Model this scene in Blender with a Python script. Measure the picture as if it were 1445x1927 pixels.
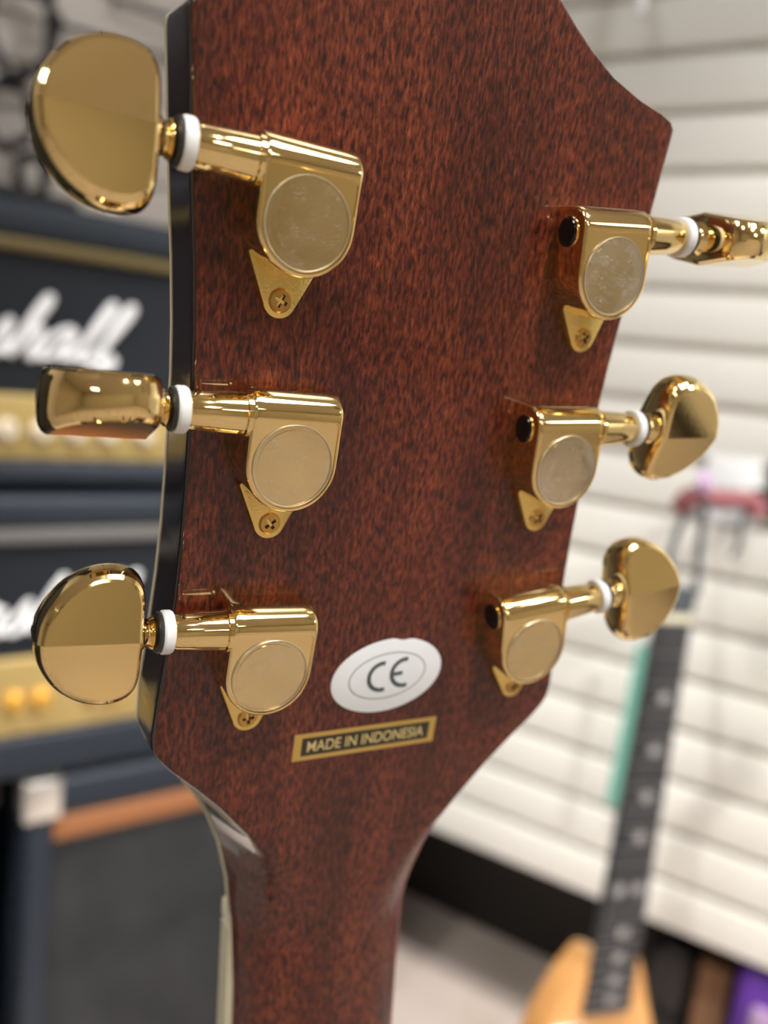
import bpy, bmesh, math, random
from mathutils import Matrix, Vector
random.seed(4)
for o in list(bpy.data.objects):
    bpy.data.objects.remove(o)
scene = bpy.context.scene
COL = scene.collection
sin, cos, PI, rad = math.sin, math.cos, math.pi, math.radians

# ------------------------------------------------------------------ camera
HC = 1.12                                   # camera height
FPX, CX, CY = 1600.0, 722.5, 963.5          # focal length in pixels of the 1445x1927 frame
RC = Matrix(((0.994235, -0.107219, 0.0), (0.018255, 0.169282, -0.985398), (0.105653, 0.979718, 0.170264)))
MC = Matrix.Translation((0, 0, HC)) @ RC.to_4x4()
cam = bpy.data.cameras.new('camera')
cam.sensor_fit = 'VERTICAL'; cam.sensor_height = 36; cam.sensor_width = 27
cam.lens = 36 * FPX / 1927
cam.clip_start = 0.005; cam.clip_end = 50
cam.dof.use_dof = True; cam.dof.focus_distance = 0.146; cam.dof.aperture_fstop = cam.lens / 3.5
camo = bpy.data.objects.new('camera', cam); COL.objects.link(camo)
camo.matrix_world = MC
scene.camera = camo
# headstock frame (x across the back, y to the tip, z out of the back), in camera space
MH = MC @ Matrix(((0.883881, 0.134686, 0.4479, 0.012152), (0.013423, 0.94994, -0.312143, 0.047431),
                  (-0.467519, 0.281909, 0.837826, -0.153489), (0, 0, 0, 1)))
def ray(px, py):
    return RC @ Vector(((px - CX) / FPX, -(py - CY) / FPX, -1))
def at_y(px, py, y):
    d = ray(px, py); return Vector((0, 0, HC)) + d * (y / d.y)

# ------------------------------------------------------------------ world / view
w = bpy.data.worlds.new('world'); scene.world = w; w.use_nodes = True
w.node_tree.nodes['Background'].inputs[0].default_value = (0.9, 0.92, 1, 1)
w.node_tree.nodes['Background'].inputs[1].default_value = 0.25
vs = scene.view_settings
vs.view_transform = 'Standard'; vs.look = 'None'; vs.gamma = 1; vs.use_curve_mapping = False
vs.exposure = 0.80
LAMP = 10.6          # radiance of the ceiling panels
SPOTW = 5.0         # watts of each unseen ceiling spotlight

# ------------------------------------------------------------------ materials
def mat(name, col, rough=0.5, metal=0.0, spec=0.5, coat=0.0, coat_r=0.03, emit=None):
    m = bpy.data.materials.new(name); m.use_nodes = True
    b = m.node_tree.nodes['Principled BSDF']
    b.inputs['Base Color'].default_value = (*col, 1); b.inputs['Roughness'].default_value = rough
    b.inputs['Metallic'].default_value = metal; b.inputs['Specular IOR Level'].default_value = spec
    b.inputs['Coat Weight'].default_value = coat; b.inputs['Coat Roughness'].default_value = coat_r
    if emit:
        b.inputs['Emission Color'].default_value = (*emit[0], 1); b.inputs['Emission Strength'].default_value = emit[1]
    return m
def nd(m, typ, **kw):
    n = m.node_tree.nodes.new(typ)
    for k, v in kw.items():
        setattr(n, k, v)
    return n
def lk(m, a, b): m.node_tree.links.new(a, b)
def noise(m, scale, detail=4, vec=(1, 1, 1), rough=0.55, distortion=0.0):
    tc = nd(m, 'ShaderNodeTexCoord'); mp = nd(m, 'ShaderNodeMapping'); n = nd(m, 'ShaderNodeTexNoise')
    mp.inputs['Scale'].default_value = vec
    n.inputs['Scale'].default_value = scale; n.inputs['Detail'].default_value = detail
    n.inputs['Roughness'].default_value = rough; n.inputs['Distortion'].default_value = distortion
    lk(m, tc.outputs['Object'], mp.inputs[0]); lk(m, mp.outputs[0], n.inputs['Vector'])
    return n.outputs['Fac']
def ramp(m, fac, stops):
    r = nd(m, 'ShaderNodeValToRGB'); e = r.color_ramp.elements
    while len(e) < len(stops): e.new(0.5)
    for el, (p, c) in zip(e, stops):
        el.position = p; el.color = (*c, 1)
    lk(m, fac, r.inputs[0]); return r.outputs[0]
def mixc(m, fac, a, b, mode='MIX'):
    x = nd(m, 'ShaderNodeMix', data_type='RGBA', blend_type=mode)
    for i, v in ((0, fac), (6, a), (7, b)):
        if hasattr(v, 'is_linked'): lk(m, v, x.inputs[i])
        elif i == 0: x.inputs[0].default_value = v
        else: x.inputs[i].default_value = (*v, 1)
    return x.outputs[2]
def bump(m, fac, strength, dist):
    b = nd(m, 'ShaderNodeBump'); b.inputs['Strength'].default_value = strength; b.inputs['Distance'].default_value = dist
    lk(m, fac, b.inputs['Height']); lk(m, b.outputs[0], m.node_tree.nodes['Principled BSDF'].inputs['Normal'])
def base(m): return m.node_tree.nodes['Principled BSDF'].inputs['Base Color']
def noisy(name, col, col2, scale, rough=0.6, **kw):
    m = mat(name, col, rough, **kw)
    lk(m, ramp(m, noise(m, scale), ((0.3, col), (0.7, col2))), base(m)); return m

# mahogany back of the headstock
M_WOOD = mat('mahogany', (0.1, 0.03, 0.015), 0.38, coat=0.6, coat_r=0.03, spec=0.25)
fleck = noise(M_WOOD, 1.0, 3, (1500, 420, 900), 0.6, 0.4)
fine = noise(M_WOOD, 1.0, 2, (3800, 260, 2000), 0.5)
broad = noise(M_WOOD, 1.0, 3, (75, 16, 60), 0.5, 0.6)
c1 = ramp(M_WOOD, fleck, ((0.32, (0.014, 0.002, 0.002)), (0.45, (0.085, 0.014, 0.007)), (0.60, (0.18, 0.039, 0.016)), (0.78, (0.31, 0.086, 0.034))))
c2 = ramp(M_WOOD, broad, ((0.28, (0.36, 0.27, 0.29)), (0.5, (0.78, 0.70, 0.68)), (0.74, (1.2, 1.2, 1.1))))
c3 = ramp(M_WOOD, fine, ((0.3, (0.72, 0.68, 0.68)), (0.6, (1, 1, 1))))
lk(M_WOOD, mixc(M_WOOD, 1.0, mixc(M_WOOD, 1.0, c1, c2, 'MULTIPLY'), c3, 'MULTIPLY'), base(M_WOOD))
M_SIDE = mat('dark_lacquer', (0.018, 0.009, 0.010), 0.15, coat=1.0, coat_r=0.02)
M_FRONT = mat('black_lacquer', (0.012, 0.012, 0.013), 0.12, coat=1.0)
M_CREAM = mat('cream_binding', (0.62, 0.57, 0.42), 0.3)
M_BONE = mat('bone_nut', (0.72, 0.68, 0.52), 0.35)
M_EBONY = noisy('ebony', (0.012, 0.010, 0.010), (0.03, 0.025, 0.022), 60, 0.4)
M_GOLD = mat('gold_plate', (0.90, 0.68, 0.32), 0.055, metal=1.0)
sp = noise(M_GOLD, 900, 3); bump(M_GOLD, sp, 0.012, 0.0002)
M_GOLDS = mat('gold_plate_cast', (0.84, 0.60, 0.20), 0.14, metal=1.0)
bump(M_GOLDS, noise(M_GOLDS, 2600, 2), 0.35, 0.0002)
M_SCREW = mat('gold_screw', (0.60, 0.36, 0.11), 0.28, metal=1.0)
M_CROSS = mat('screw_slot_dark', (0.10, 0.055, 0.02), 0.5, metal=0.8)
M_NYLON = mat('white_nylon', (0.78, 0.80, 0.82), 0.35)
M_RUBBER = mat('black_rubber', (0.02, 0.02, 0.024), 0.35)
M_CAP = mat('black_cap', (0.006, 0.006, 0.007), 0.12)
# clear protective film: see-through with a soft sheen and fine white scratches
def film(name, gloss, rough, scr):
    m = bpy.data.materials.new(name); m.use_nodes = True
    nt = m.node_tree; nt.nodes.remove(nt.nodes['Principled BSDF'])
    tr = nd(m, 'ShaderNodeBsdfTransparent'); gl = nd(m, 'ShaderNodeBsdfGlossy'); df = nd(m, 'ShaderNodeBsdfDiffuse')
    tr.inputs[0].default_value = (0.93, 0.93, 0.88, 1); gl.inputs['Roughness'].default_value = rough; gl.inputs[0].default_value = (0.86, 0.85, 0.78, 1)
    df.inputs[0].default_value = (0.62, 0.60, 0.57, 1)
    ms = nd(m, 'ShaderNodeMixShader'); ms.inputs[0].default_value = gloss
    ms2 = nd(m, 'ShaderNodeMixShader')
    lk(m, tr.outputs[0], ms.inputs[1]); lk(m, gl.outputs[0], ms.inputs[2])
    s1 = ramp(m, noise(m, 620, 2, (1, 2.2, 1), 0.5, 2.2), ((0.475, (0, 0, 0)), (0.5, (1, 1, 1)), (0.525, (0, 0, 0))))
    s2 = ramp(m, noise(m, 330, 3), ((0.42, (0, 0, 0)), (0.60, (scr, scr, scr))))
    s3 = ramp(m, noise(m, 180, 3), ((0.42, (0, 0, 0)), (0.75, (scr*.14, scr*.14, scr*.14))))
    lk(m, mixc(m, 1.0, mixc(m, 1.0, s1, s2, 'MULTIPLY'), s3, 'ADD'), ms2.inputs[0])
    lk(m, ms.outputs[0], ms2.inputs[1]); lk(m, df.outputs[0], ms2.inputs[2]); lk(m, ms2.outputs[0], nt.nodes['Material Output'].inputs[0])
    return m
M_FILM = film('clear_film', 0.16, 0.06, 0.34)
M_FILM2 = film('scuffed_film', 0.34, 0.10, 0.7)
M_FILMRIM = mat('film_rim', (0.50, 0.43, 0.30), 0.3, metal=0.6)
M_STICK = mat('white_sticker', (0.74, 0.77, 0.80), 0.4)
M_INK = mat('grey_ink', (0.055, 0.07, 0.075), 0.5)
M_FOIL = mat('gold_foil', (0.62, 0.42, 0.12), 0.32, metal=0.7)
M_FOILTXT = mat('gold_print', (0.66, 0.50, 0.22), 0.4, metal=0.2)
M_FOILBLK = mat('olive_black_print', (0.022, 0.020, 0.010), 0.35)
# room
M_SLAT = noisy('white_laminate', (0.83, 0.825, 0.79), (0.86, 0.855, 0.82), 3, 0.32)
M_SLATBACK = mat('slatwall_core', (0.62, 0.58, 0.52), 0.6)
M_BSLAT = noisy('grey_laminate', (0.70, 0.655, 0.63), (0.76, 0.71, 0.68), 4, 0.4)
M_WALL = noisy('tan_paint', (0.48, 0.42, 0.31), (0.52, 0.46, 0.35), 2, 0.75)
M_CEIL = mat('ceiling_tile', (0.62, 0.58, 0.52), 0.8)
M_FLOOR = mat('floor_carpet', (0.3, 0.25, 0.22), 0.8)
f1 = noise(M_FLOOR, 5, 3); f2 = noise(M_FLOOR, 120, 3)
lk(M_FLOOR, mixc(M_FLOOR, 0.35, ramp(M_FLOOR, f1, ((0.3, (0.46, 0.38, 0.31)), (0.5, (0.56, 0.48, 0.45)), (0.7, (0.68, 0.55, 0.45)))), ramp(M_FLOOR, f2, ((0.3, (0.36, 0.3, 0.26)), (0.7, (0.62, 0.53, 0.46)))), 'MIX'), base(M_FLOOR))
M_TOE = mat('black_toe_board', (0.012, 0.011, 0.010), 0.6)
M_TOLEX = mat('black_tolex', (0.017, 0.024, 0.036), 0.45, spec=0.35)
bump(M_TOLEX, noise(M_TOLEX, 700, 3), 0.5, 0.001)
M_PANEL = mat('black_fascia', (0.013, 0.016, 0.022), 0.55, spec=0.2)
M_GOLDPAN = mat('gold_fascia', (0.50, 0.375, 0.15), 0.35, metal=0.45)
M_PIPE = mat('gold_piping', (0.16, 0.125, 0.05), 0.4, metal=0.3)
M_PIPEG = mat('grey_piping', (0.13, 0.128, 0.125), 0.5)
M_LOGO = mat('white_plastic', (0.80, 0.82, 0.86), 0.3)
M_KNOBG = mat('gold_knob', (0.75, 0.42, 0.08), 0.3, metal=0.55)
M_KNOBW = mat('cream_knob', (0.66, 0.58, 0.46), 0.35)
M_CHROME = mat('chrome_corner', (0.78, 0.77, 0.74), 0.25, metal=0.85)
M_ORANGE = mat('brown_trim', (0.29, 0.115, 0.045), 0.5)
M_GRILLE = noisy('charcoal_cloth', (0.011, 0.013, 0.0155), (0.025, 0.027, 0.031), 14, 0.8)
M_METAL = mat('black_metal', (0.015, 0.015, 0.017), 0.35, metal=0.3)
M_STEEL = mat('grey_steel', (0.10, 0.12, 0.135), 0.35, metal=0.5)
M_NATURAL = noisy('honey_wood', (0.62, 0.30, 0.10), (0.70, 0.36, 0.13), 12, 0.3, coat=0.6)
M_FRET = mat('fretwire', (0.30, 0.31, 0.33), 0.3, metal=0.9)
M_FB = noisy('rosewood_board', (0.020, 0.021, 0.026), (0.040, 0.040, 0.045), 30, 0.38)
M_NECKG = mat('grey_neck', (0.13, 0.13, 0.135), 0.4)
M_DOT = mat('pearl_dot', (0.36, 0.35, 0.34), 0.3)
M_TEAL = mat('teal_card', (0.16, 0.42, 0.35), 0.5)
M_MAROON = mat('maroon_pad', (0.20, 0.055, 0.065), 0.4)
M_PURPLE = mat('violet_fabric', (0.11, 0.03, 0.33), 0.5)
M_LILAC = mat('lilac_fabric', (0.40, 0.27, 0.47), 0.6)
M_BROWN = noisy('brown_card', (0.20, 0.10, 0.045), (0.26, 0.14, 0.07), 10, 0.7)
M_CLEAR = mat('white_tag', (0.85, 0.88, 0.92), 0.2)
M_RED = mat('red_lacquer', (0.50, 0.015, 0.02), 0.2, coat=1)
M_DARK = mat('dark_counter', (0.035, 0.028, 0.025), 0.5)
M_LAMP = mat('lamp_diffuser', (0.9, 0.9, 0.9), 0.6, emit=((0.99, 0.985, 0.955), LAMP))

# ------------------------------------------------------------------ object helpers
def obj(name, verts, faces, m, parent=None, smooth=True, mw=None, ang=35, mats=None, midx=None):
    me = bpy.data.meshes.new(name); me.from_pydata([tuple(v) for v in verts], [], faces); 
    bm = bmesh.new(); bm.from_mesh(me); bmesh.ops.recalc_face_normals(bm, faces=bm.faces); bm.to_mesh(me); bm.free()
    for mm in (mats or [m]): me.materials.append(mm)
    if midx: me.polygons.foreach_set('material_index', midx)
    if smooth:
        me.shade_smooth()
        me.set_sharp_from_angle(angle=rad(ang))
    o = bpy.data.objects.new(name, me); COL.objects.link(o)
    if parent is not None: o.parent = parent
    if mw is not None: o.matrix_local = mw
    return o
def empty(name, mw, label=None, cat=None, group=None, parent=None):
    o = bpy.data.objects.new(name, None); COL.objects.link(o); o.empty_display_size = 0.02
    if parent is not None: o.parent = parent
    o.matrix_local = mw
    tag(o, label, cat, group); return o
def tag(o, label=None, cat=None, group=None, kind=None):
    for k, v in (('label', label), ('category', cat), ('group', group), ('kind', kind)):
        if v: o[k] = v
    return o
class MB:
    """collects simple solids into one mesh"""
    def __init__(s): s.v, s.f = [], []
    def add(s, v, f):
        n = len(s.v); s.v += [Vector(x) for x in v]; s.f += [[i + n for i in q] for q in f]; return s
    def box(s, x0, x1, y0, y1, z0, z1, bev=0.0):
        b = min(bev, (x1-x0)/2.01, (y1-y0)/2.01, (z1-z0)/2.01)
        if b <= 0:
            return s.add([(x, y, z) for z in (z0, z1) for y in (y0, y1) for x in (x0, x1)],
                         [(0, 2, 3, 1), (4, 5, 7, 6), (0, 1, 5, 4), (2, 6, 7, 3), (0, 4, 6, 2), (1, 3, 7, 5)])
        bm = bmesh.new(); bmesh.ops.create_cube(bm, size=1)
        for q in bm.verts: q.co = ((x0+x1)/2 + q.co.x*(x1-x0), (y0+y1)/2 + q.co.y*(y1-y0), (z0+z1)/2 + q.co.z*(z1-z0))
        bmesh.ops.bevel(bm, geom=bm.edges[:], offset=b, segments=3, affect='EDGES', profile=0.5)
        bm.verts.index_update()
        s.add([q.co.copy() for q in bm.verts], [[q.index for q in f.verts] for f in bm.faces]); bm.free(); return s
    def prism(s, pts, z0, z1, bev=0.0, axis='z'):
        """closed 2D outline extruded, with a chamfered top edge"""
        n = len(pts); c = sum((Vector(p) for p in pts), Vector((0, 0))) / n
        rings = [(z0, 0.0), (z1 - bev, 0.0)]
        if bev: rings += [(z1 - bev * .3, bev * .3), (z1, bev)]
        v = []
        for z, ins in rings:
            for i, p in enumerate(pts):
                p = Vector(p)
                if ins:
                    t = (Vector(pts[(i+1) % n]) - Vector(pts[i-1])); t.normalize()
                    nn = Vector((t.y, -t.x))
                    if nn.dot(p - c) < 0: nn = -nn
                    p = p - nn * ins
                v.append((p.x, p.y, z))
        f = [list(range(n))[::-1], [(len(rings)-1)*n + i for i in range(n)]]
        for r in range(len(rings)-1):
            for i in range(n):
                j = (i+1) % n; f.append([r*n+i, r*n+j, (r+1)*n+j, (r+1)*n+i])
        if axis == 'y': v = [(a, -c_, b) for a, b, c_ in v]
        return s.add(v, f)
    def lathe(s, prof, seg=28, frame=None):
        """prof: list of (axial, radius); axis = local x"""
        v, f = [], []
        for a, r in prof:
            for k in range(seg):
                t = 2*PI*k/seg; p = Vector((a, r*cos(t), r*sin(t))); v.append(frame @ p if frame else p)
        n = len(prof)
        for i in range(n-1):
            for k in range(seg):
                j = (k+1) % seg; f.append([i*seg+k, i*seg+j, (i+1)*seg+j, (i+1)*seg+k])
        f.append(list(range(seg))[::-1]); f.append([(n-1)*seg+k for k in range(seg)])
        return s.add(v, f)
    def tube(s, pts, r, seg=8, flat=1.0):
        pts = [Vector(p) for p in pts]; v, f = [], []; up = Vector((0, 1, 0)) if flat != 1.0 else None
        prev = None
        for i, p in enumerate(pts):
            t = (pts[min(i+1, len(pts)-1)] - pts[max(i-1, 0)]); t.normalize()
            a = up if up else (Vector((0, 0, 1)) if abs(t.z) < 0.9 else Vector((1, 0, 0)))
            if prev is not None and not up: a = prev
            b = t.cross(a); b.normalize(); a = b.cross(t); prev = a
            rr = r[i] if isinstance(r, (list, tuple)) else r
            for k in range(seg):
                q = 2*PI*k/seg; v.append(p + b*rr*cos(q) + a*rr*flat*sin(q))
        for i in range(len(pts)-1):
            for k in range(seg):
                j = (k+1) % seg; f.append([i*seg+k, i*seg+j, (i+1)*seg+j, (i+1)*seg+k])
        f.append(list(range(seg))[::-1]); f.append([(len(pts)-1)*seg+k for k in range(seg)])
        return s.add(v, f)
    def build(s, name, m, parent=None, mw=None, smooth=True, ang=35, sc=1.0):
        return obj(name, [x*sc for x in s.v], s.f, m, parent, smooth, mw, ang)
def catmull(pts, n=6, closed=False):
    P = [Vector(p) for p in pts]; N = len(P); out = []
    for i in range(N if closed else N-1):
        g = (lambda k: P[k % N]) if closed else (lambda k: P[max(0, min(N-1, k))])
        p0, p1, p2, p3 = g(i-1), g(i), g(i+1), g(i+2)
        for k in range(n):
            t = k/n; out.append(0.5*((2*p1)+(p2-p0)*t+(2*p0-5*p1+4*p2-p3)*t*t+(3*p1-p0-3*p2+p3)*t*t*t))
    if not closed: out.append(P[-1])
    return out
def interp(tab, x):
    tab = sorted(tab)
    if x <= tab[0][0]: return tab[0][1]
    for (a, b), (c, d) in zip(tab, tab[1:]):
        if x <= c: return b + (d-b)*(x-a)/(c-a)
    return tab[-1][1]
def copy_tree(o, parent=None):
    c = o.copy(); COL.objects.link(c); c.parent = parent
    for ch in o.children: copy_tree(ch, c)
    return c

# ================================================================== ROOM
RW = rad(59.350); NW = Vector((cos(RW), sin(RW), 0)); DW = 1.2178       # slat wall plane: NW.p = DW
RA = rad(36.518); EA = Vector((cos(RA), sin(RA), 0)); NA = Vector((-sin(RA), cos(RA), 0))   # amp fronts
def frame(origin, xdir):
    x = xdir.normalized(); z = Vector((0, 0, 1)); y = z.cross(x)
    return Matrix.Translation(origin) @ Matrix((x, y, z)).transposed().to_4x4()
ROOMH = 2.75
fl = MB().box(-3.6, 4.6, -4.6, 3.4, -0.05, 0).build('floor', M_FLOOR, smooth=False); tag(fl, kind='structure')
ce = MB().box(-3.6, 4.6, -4.6, 3.4, ROOMH, ROOMH + 0.05).build('ceiling', M_CEIL, smooth=False); tag(ce, kind='structure')
# right slat wall, local x runs to the right along the wall, local -y faces the room
XW = Vector((sin(RW), -cos(RW), 0))
FW = frame(NW * DW, XW)
DB = 1.5                                            # distance of the back wall behind the amps
xe = (DW - DB * NA.dot(NW)) / EA.dot(NW)            # where the two walls meet along the back wall
LEFT, RIGHT, PITCH, Z0 = XW.dot(EA*xe + NA*DB - NW*DW) - 0.002, 4.2, 0.0762, HC + 0.4479
zg = [Z0 - k * PITCH for k in range(16)]
zb = zg[-1] - PITCH + 0.006                       # lower edge of the panel
back = MB().box(LEFT, RIGHT, 0.0115, 0.03, zb, ROOMH).build('wall_right', M_SLATBACK, mw=FW, smooth=False); tag(back, kind='structure')
gr = sorted([zb - 0.005] + zg + [Z0 + k * PITCH for k in range(1, 16) if Z0 + k*PITCH < ROOMH - .02] + [ROOMH + .005])
smesh = {}
for a, b in zip(gr, gr[1:]):
    h = round(b - a, 4)
    if h not in smesh:
        s = MB().box(LEFT, RIGHT, 0, 0.012, 0.0055, h - 0.0055, 0.0016).build('slat', M_SLAT, back); smesh[h] = s
    else:
        s = smesh[h].copy(); COL.objects.link(s); s.parent = back
    s.matrix_local = Matrix.Translation((0, 0, a))
toe = MB().box(LEFT, RIGHT, 0.30, 0.33, 0, zb + 0.03).box(LEFT, RIGHT, 0.03, 0.33, zb, zb + 0.03).build('baseboard_right', M_TOE, mw=FW, smooth=False); tag(toe, kind='structure')
# back wall behind the amps: narrower slats, parallel to the amp fronts
FB_ = frame(NA * DB, EA)
bw = MB().box(-3.2, xe + 0.02, 0.012, 0.04, 0, ROOMH).build('wall_back', M_SLATBACK, mw=FB_, smooth=False); tag(bw, kind='structure')
bs = None
for k in range(40):
    z = 0.02 + k * 0.068
    if z + 0.068 > ROOMH: break
    if bs is None: bs = MB().box(-3.2, xe, 0, 0.012, 0.004, 0.064, 0.0016).build('slat', M_BSLAT, bw); s = bs
    else: s = bs.copy(); COL.objects.link(s); s.parent = bw
    s.matrix_local = Matrix.Translation((0, 0, z))
for nm, a in (('wall_left', (-3.6, -3.55, -4.6, 3.4)), ('wall_front', (-3.6, 4.6, -4.65, -4.6)), ('wall_far', (4.55, 4.6, -4.6, 3.4))):
    tag(MB().box(a[0], a[1], a[2], a[3], 0, ROOMH).build(nm, M_WALL, smooth=False), kind='structure')

# ceiling lamps: square panels and unseen spotlights, most of them added to brighten one area
def panel(x, y, label):
    e = empty('ceiling_light', Matrix.Translation((x, y, ROOMH)), label, 'ceiling light', 'square ceiling panels')
    f = MB()
    for a in ((-.32, .32, -.32, -.29), (-.32, .32, .29, .32), (-.32, -.29, -.29, .29), (.29, .32, -.29, .29)): f.box(*a, -0.03, 0)
    f.build('frame', M_CLEAR, e, smooth=False)
    MB().box(-.29, .29, -.29, .29, -0.02, -0.005).build('diffuser', M_LAMP, e, smooth=False)
for x, y, l in ((0.9, -0.3, 'square ceiling panel nearest the white slat wall'), (-1.1, -0.6, 'square ceiling panel above the amplifier side'), (1.6, -2.4, 'square ceiling panel at the rear right of the shop'),
                (-1.2, -2.8, 'square ceiling panel at the rear left of the shop'), (3.2, -0.9, 'square ceiling panel far along the right aisle'), (3.2, -3.2, 'square ceiling panel in the far rear corner')):
    panel(x, y, l)
def downlight(x, y, tx, ty, tz, power, label, cone=75):
    e = empty('unseen_spotlight', Matrix.Translation((x, y, ROOMH)), label, 'spotlight', 'track spotlights')
    d = (Vector((tx, ty, tz)) - Vector((x, y, ROOMH - 0.12))).normalized()
    q = Matrix.Translation((0, 0, -0.12)) @ d.to_track_quat('X', 'Z').to_matrix().to_4x4()
    MB().lathe([(-.07, .03), (-.06, .04), (.06, .045), (.06, .04), (.0, .035)], 24).build('lamp_head', M_METAL, e, mw=q)
    MB().lathe([(-.12, .012), (-.0, .012)], 12, Matrix.Rotation(PI/2, 4, 'Y')).build('stem', M_METAL, e)
    L = bpy.data.lights.new('bulb', 'SPOT'); L.energy = power; L.color = (1.0, 0.955, 0.89); L.spot_size = rad(cone); L.spot_blend = 0.6; L.shadow_soft_size = 0.03
    lo = bpy.data.objects.new('bulb', L); COL.objects.link(lo); lo.parent = e
    lo.matrix_local = Matrix.Translation(Vector((0, 0, -0.12)) + d*0.065) @ d.to_track_quat('-Z', 'Y').to_matrix().to_4x4()
SP = SPOTW * 10
downlight(0.55, -0.75, 0.03, 0.158, 1.215, SP * 1.0, 'unseen black spotlight added to brighten the top of the guitar headstock', 9)  # key light out of view, beam narrowed to brighten the upper headstock
downlight(-0.6, -0.35, 0.0, 0.16, 0.9, SP * 0.2, 'black track spotlight on the amplifier side')
downlight(-0.1, 0.3, 0.06, 1.05, 0.0, SP * 1.4, 'unseen black spotlight added to brighten the floor in front of the slat wall', 38)  # added fill for the floor, no such fixture in view
downlight(-1.0, -0.3, -0.42, 0.85, 0.85, SP * 0.6, 'unseen black spotlight added to brighten the stacked amplifier heads', 34)  # added to lift the amplifier fronts, beam kept off the headstock
downlight(1.75, -0.55, 0.62, 1.05, 0.55, SP * 1.3, 'unseen black spotlight added to brighten the lower slat wall near the violet bag', 46)  # added to lift the right part of the lower wall
downlight(1.5, -0.4, 0.16, 1.28, 0.18, SP * 2.5, 'unseen black spotlight added to brighten the lower slat wall behind the guitar neck', 44)  # added to lift the left part of the lower wall

# ================================================================== FOREGROUND GUITAR  (built in millimetres in the headstock frame)
mm = 0.001
guitar = empty('electric_guitar', MH, 'brown mahogany electric guitar seen from behind its headstock with six gold tuners', 'guitar')
X0 = -1.3
WB = [(54.5, 0.6), (53.6, 4), (51.5, 7.4), (47.6, 11.6), (43.8, 16.4), (40.5, 20.8), (37.5, 25.4), (34.3, 31.4), (31.9, 38.6), (30.6, 44.6), (29.6, 47.4), (28.6, 48.3), (27.0, 48.3), (20, 47.7), (13.5, 47.2), (0, 46.0), (-8, 45.2), (-19, 44.4),
      (-28, 44.0), (-46, 43.9), (-56, 44.0), (-66, 44.4), (-78, 45.3), (-88, 46.3), (-93.5, 46.8), (-96.6, 46.5), (-98.6, 45.4), (-101.5, 42.9), (-106.5, 37.6), (-112, 32.2), (-120, 25.4), (-127, 20.9), (-133.6, 19.4), (-142, 19.0), (-153, 19.2), (-165, 19.6), (-181, 19.8), (-250, 20.5), (-470, 25)]
WF = [(54.5, 0.7)] + [p for p in WB if -93 <= p[0] < 54] + [(-98, 46.3), (-102, 44.6), (-106, 42.0), (-112, 37.6), (-118, 33.4), (-123, 30.6), (-132, 26.9), (-142, 24.3), (-153, 22.6), (-170, 21.4), (-186, 21.3), (-250, 22.4), (-470, 27.5)]
SL = 0.17
def zfront(y): return -15.0 if y > -150 else -15.0 + SL * (-150 - y)
def zback(y):
    return SL * 13 * math.log(1 + math.exp((-150 - y) / 13))
def rfull(y):
    t = min(1, max(0, (-119 - y) / 34)); return t*t*(3-2*t)
ys = sorted(set([p[0] for p in WB] + [p[0] for p in WF] + [-96 - k*1.5 for k in range(50)] + [27 - k*6 for k in range(20)] + [54.5, 54.2, 52.6, 49.5, 45.7, 42.1, 39, 35.9, 33, 31.2, 30.1, 29.1, 27.8] + [-180 - k*20 for k in range(15)]), reverse=True)
NA_, NBZ, NC_ = 10, 14, 6
def halfsec(y):
    wb, wf, zb_, zf_ = interp(WB, y), interp(WF, y), zback(y), zfront(y)
    t = rfull(y)
    A, C, F = Vector((0, zb_)), Vector((wb, zb_)), Vector((max(wf, wb*0.98), zf_))
    la = min(1.6 + t * ((A-C).length - 1.6), (A-C).length); lf = min(1.6 + t * ((F-C).length - 1.6), (F-C).length)
    A2 = C + (A-C).normalized() * la; F2 = C + (F-C).normalized() * lf
    if wb < 3: A2 = C + (A-C)*0.5
    o = [A + (A2-A) * (k/NA_) for k in range(NA_)]
    o += [A2*(1-s)*(1-s) + C*2*s*(1-s) + F2*s*s for s in (k/NBZ for k in range(NBZ))]
    o += [F2 + (F-F2) * (k/NC_) for k in range(NC_+1)]
    return o
verts, faces, midx = [], [], []
per = None
for y in ys:
    h = halfsec(y); x0 = X0
    ring = [(x0 - p.x, y, p.y) for p in h[::-1]] + [(x0 + p.x, y, p.y) for p in h[1:]]
    per = len(ring); verts += ring
nh = len(halfsec(0))
for i in range(len(ys)-1):
    for k in range(per-1):
        faces.append([i*per+k, i*per+k+1, (i+1)*per+k+1, (i+1)*per+k])
        kk = abs(k - (nh-1) + (0 if k >= nh-1 else 1))      # segment number from the centre line
        yy = (ys[i]+ys[i+1])/2
        midx.append(1 if (kk >= NA_ + NBZ*(0.42 + 0.75*max(0, (-112-yy)/20)) and yy > -132) or (yy > 53.6) else 0)  # side lacquer runs on into the scoop to paint in its dark reflection
    faces.append([i*per, (i+1)*per, (i+1)*per+per-1, i*per+per-1]); midx.append(2)
faces.append(list(range(per))); midx.append(1); faces.append([(len(ys)-1)*per + k for k in range(per)]); midx.append(0)
neck = obj('neck', [Vector(p)*mm for p in verts], faces, None, guitar, mats=[M_WOOD, M_SIDE, M_FRONT], midx=midx, ang=50)
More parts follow.
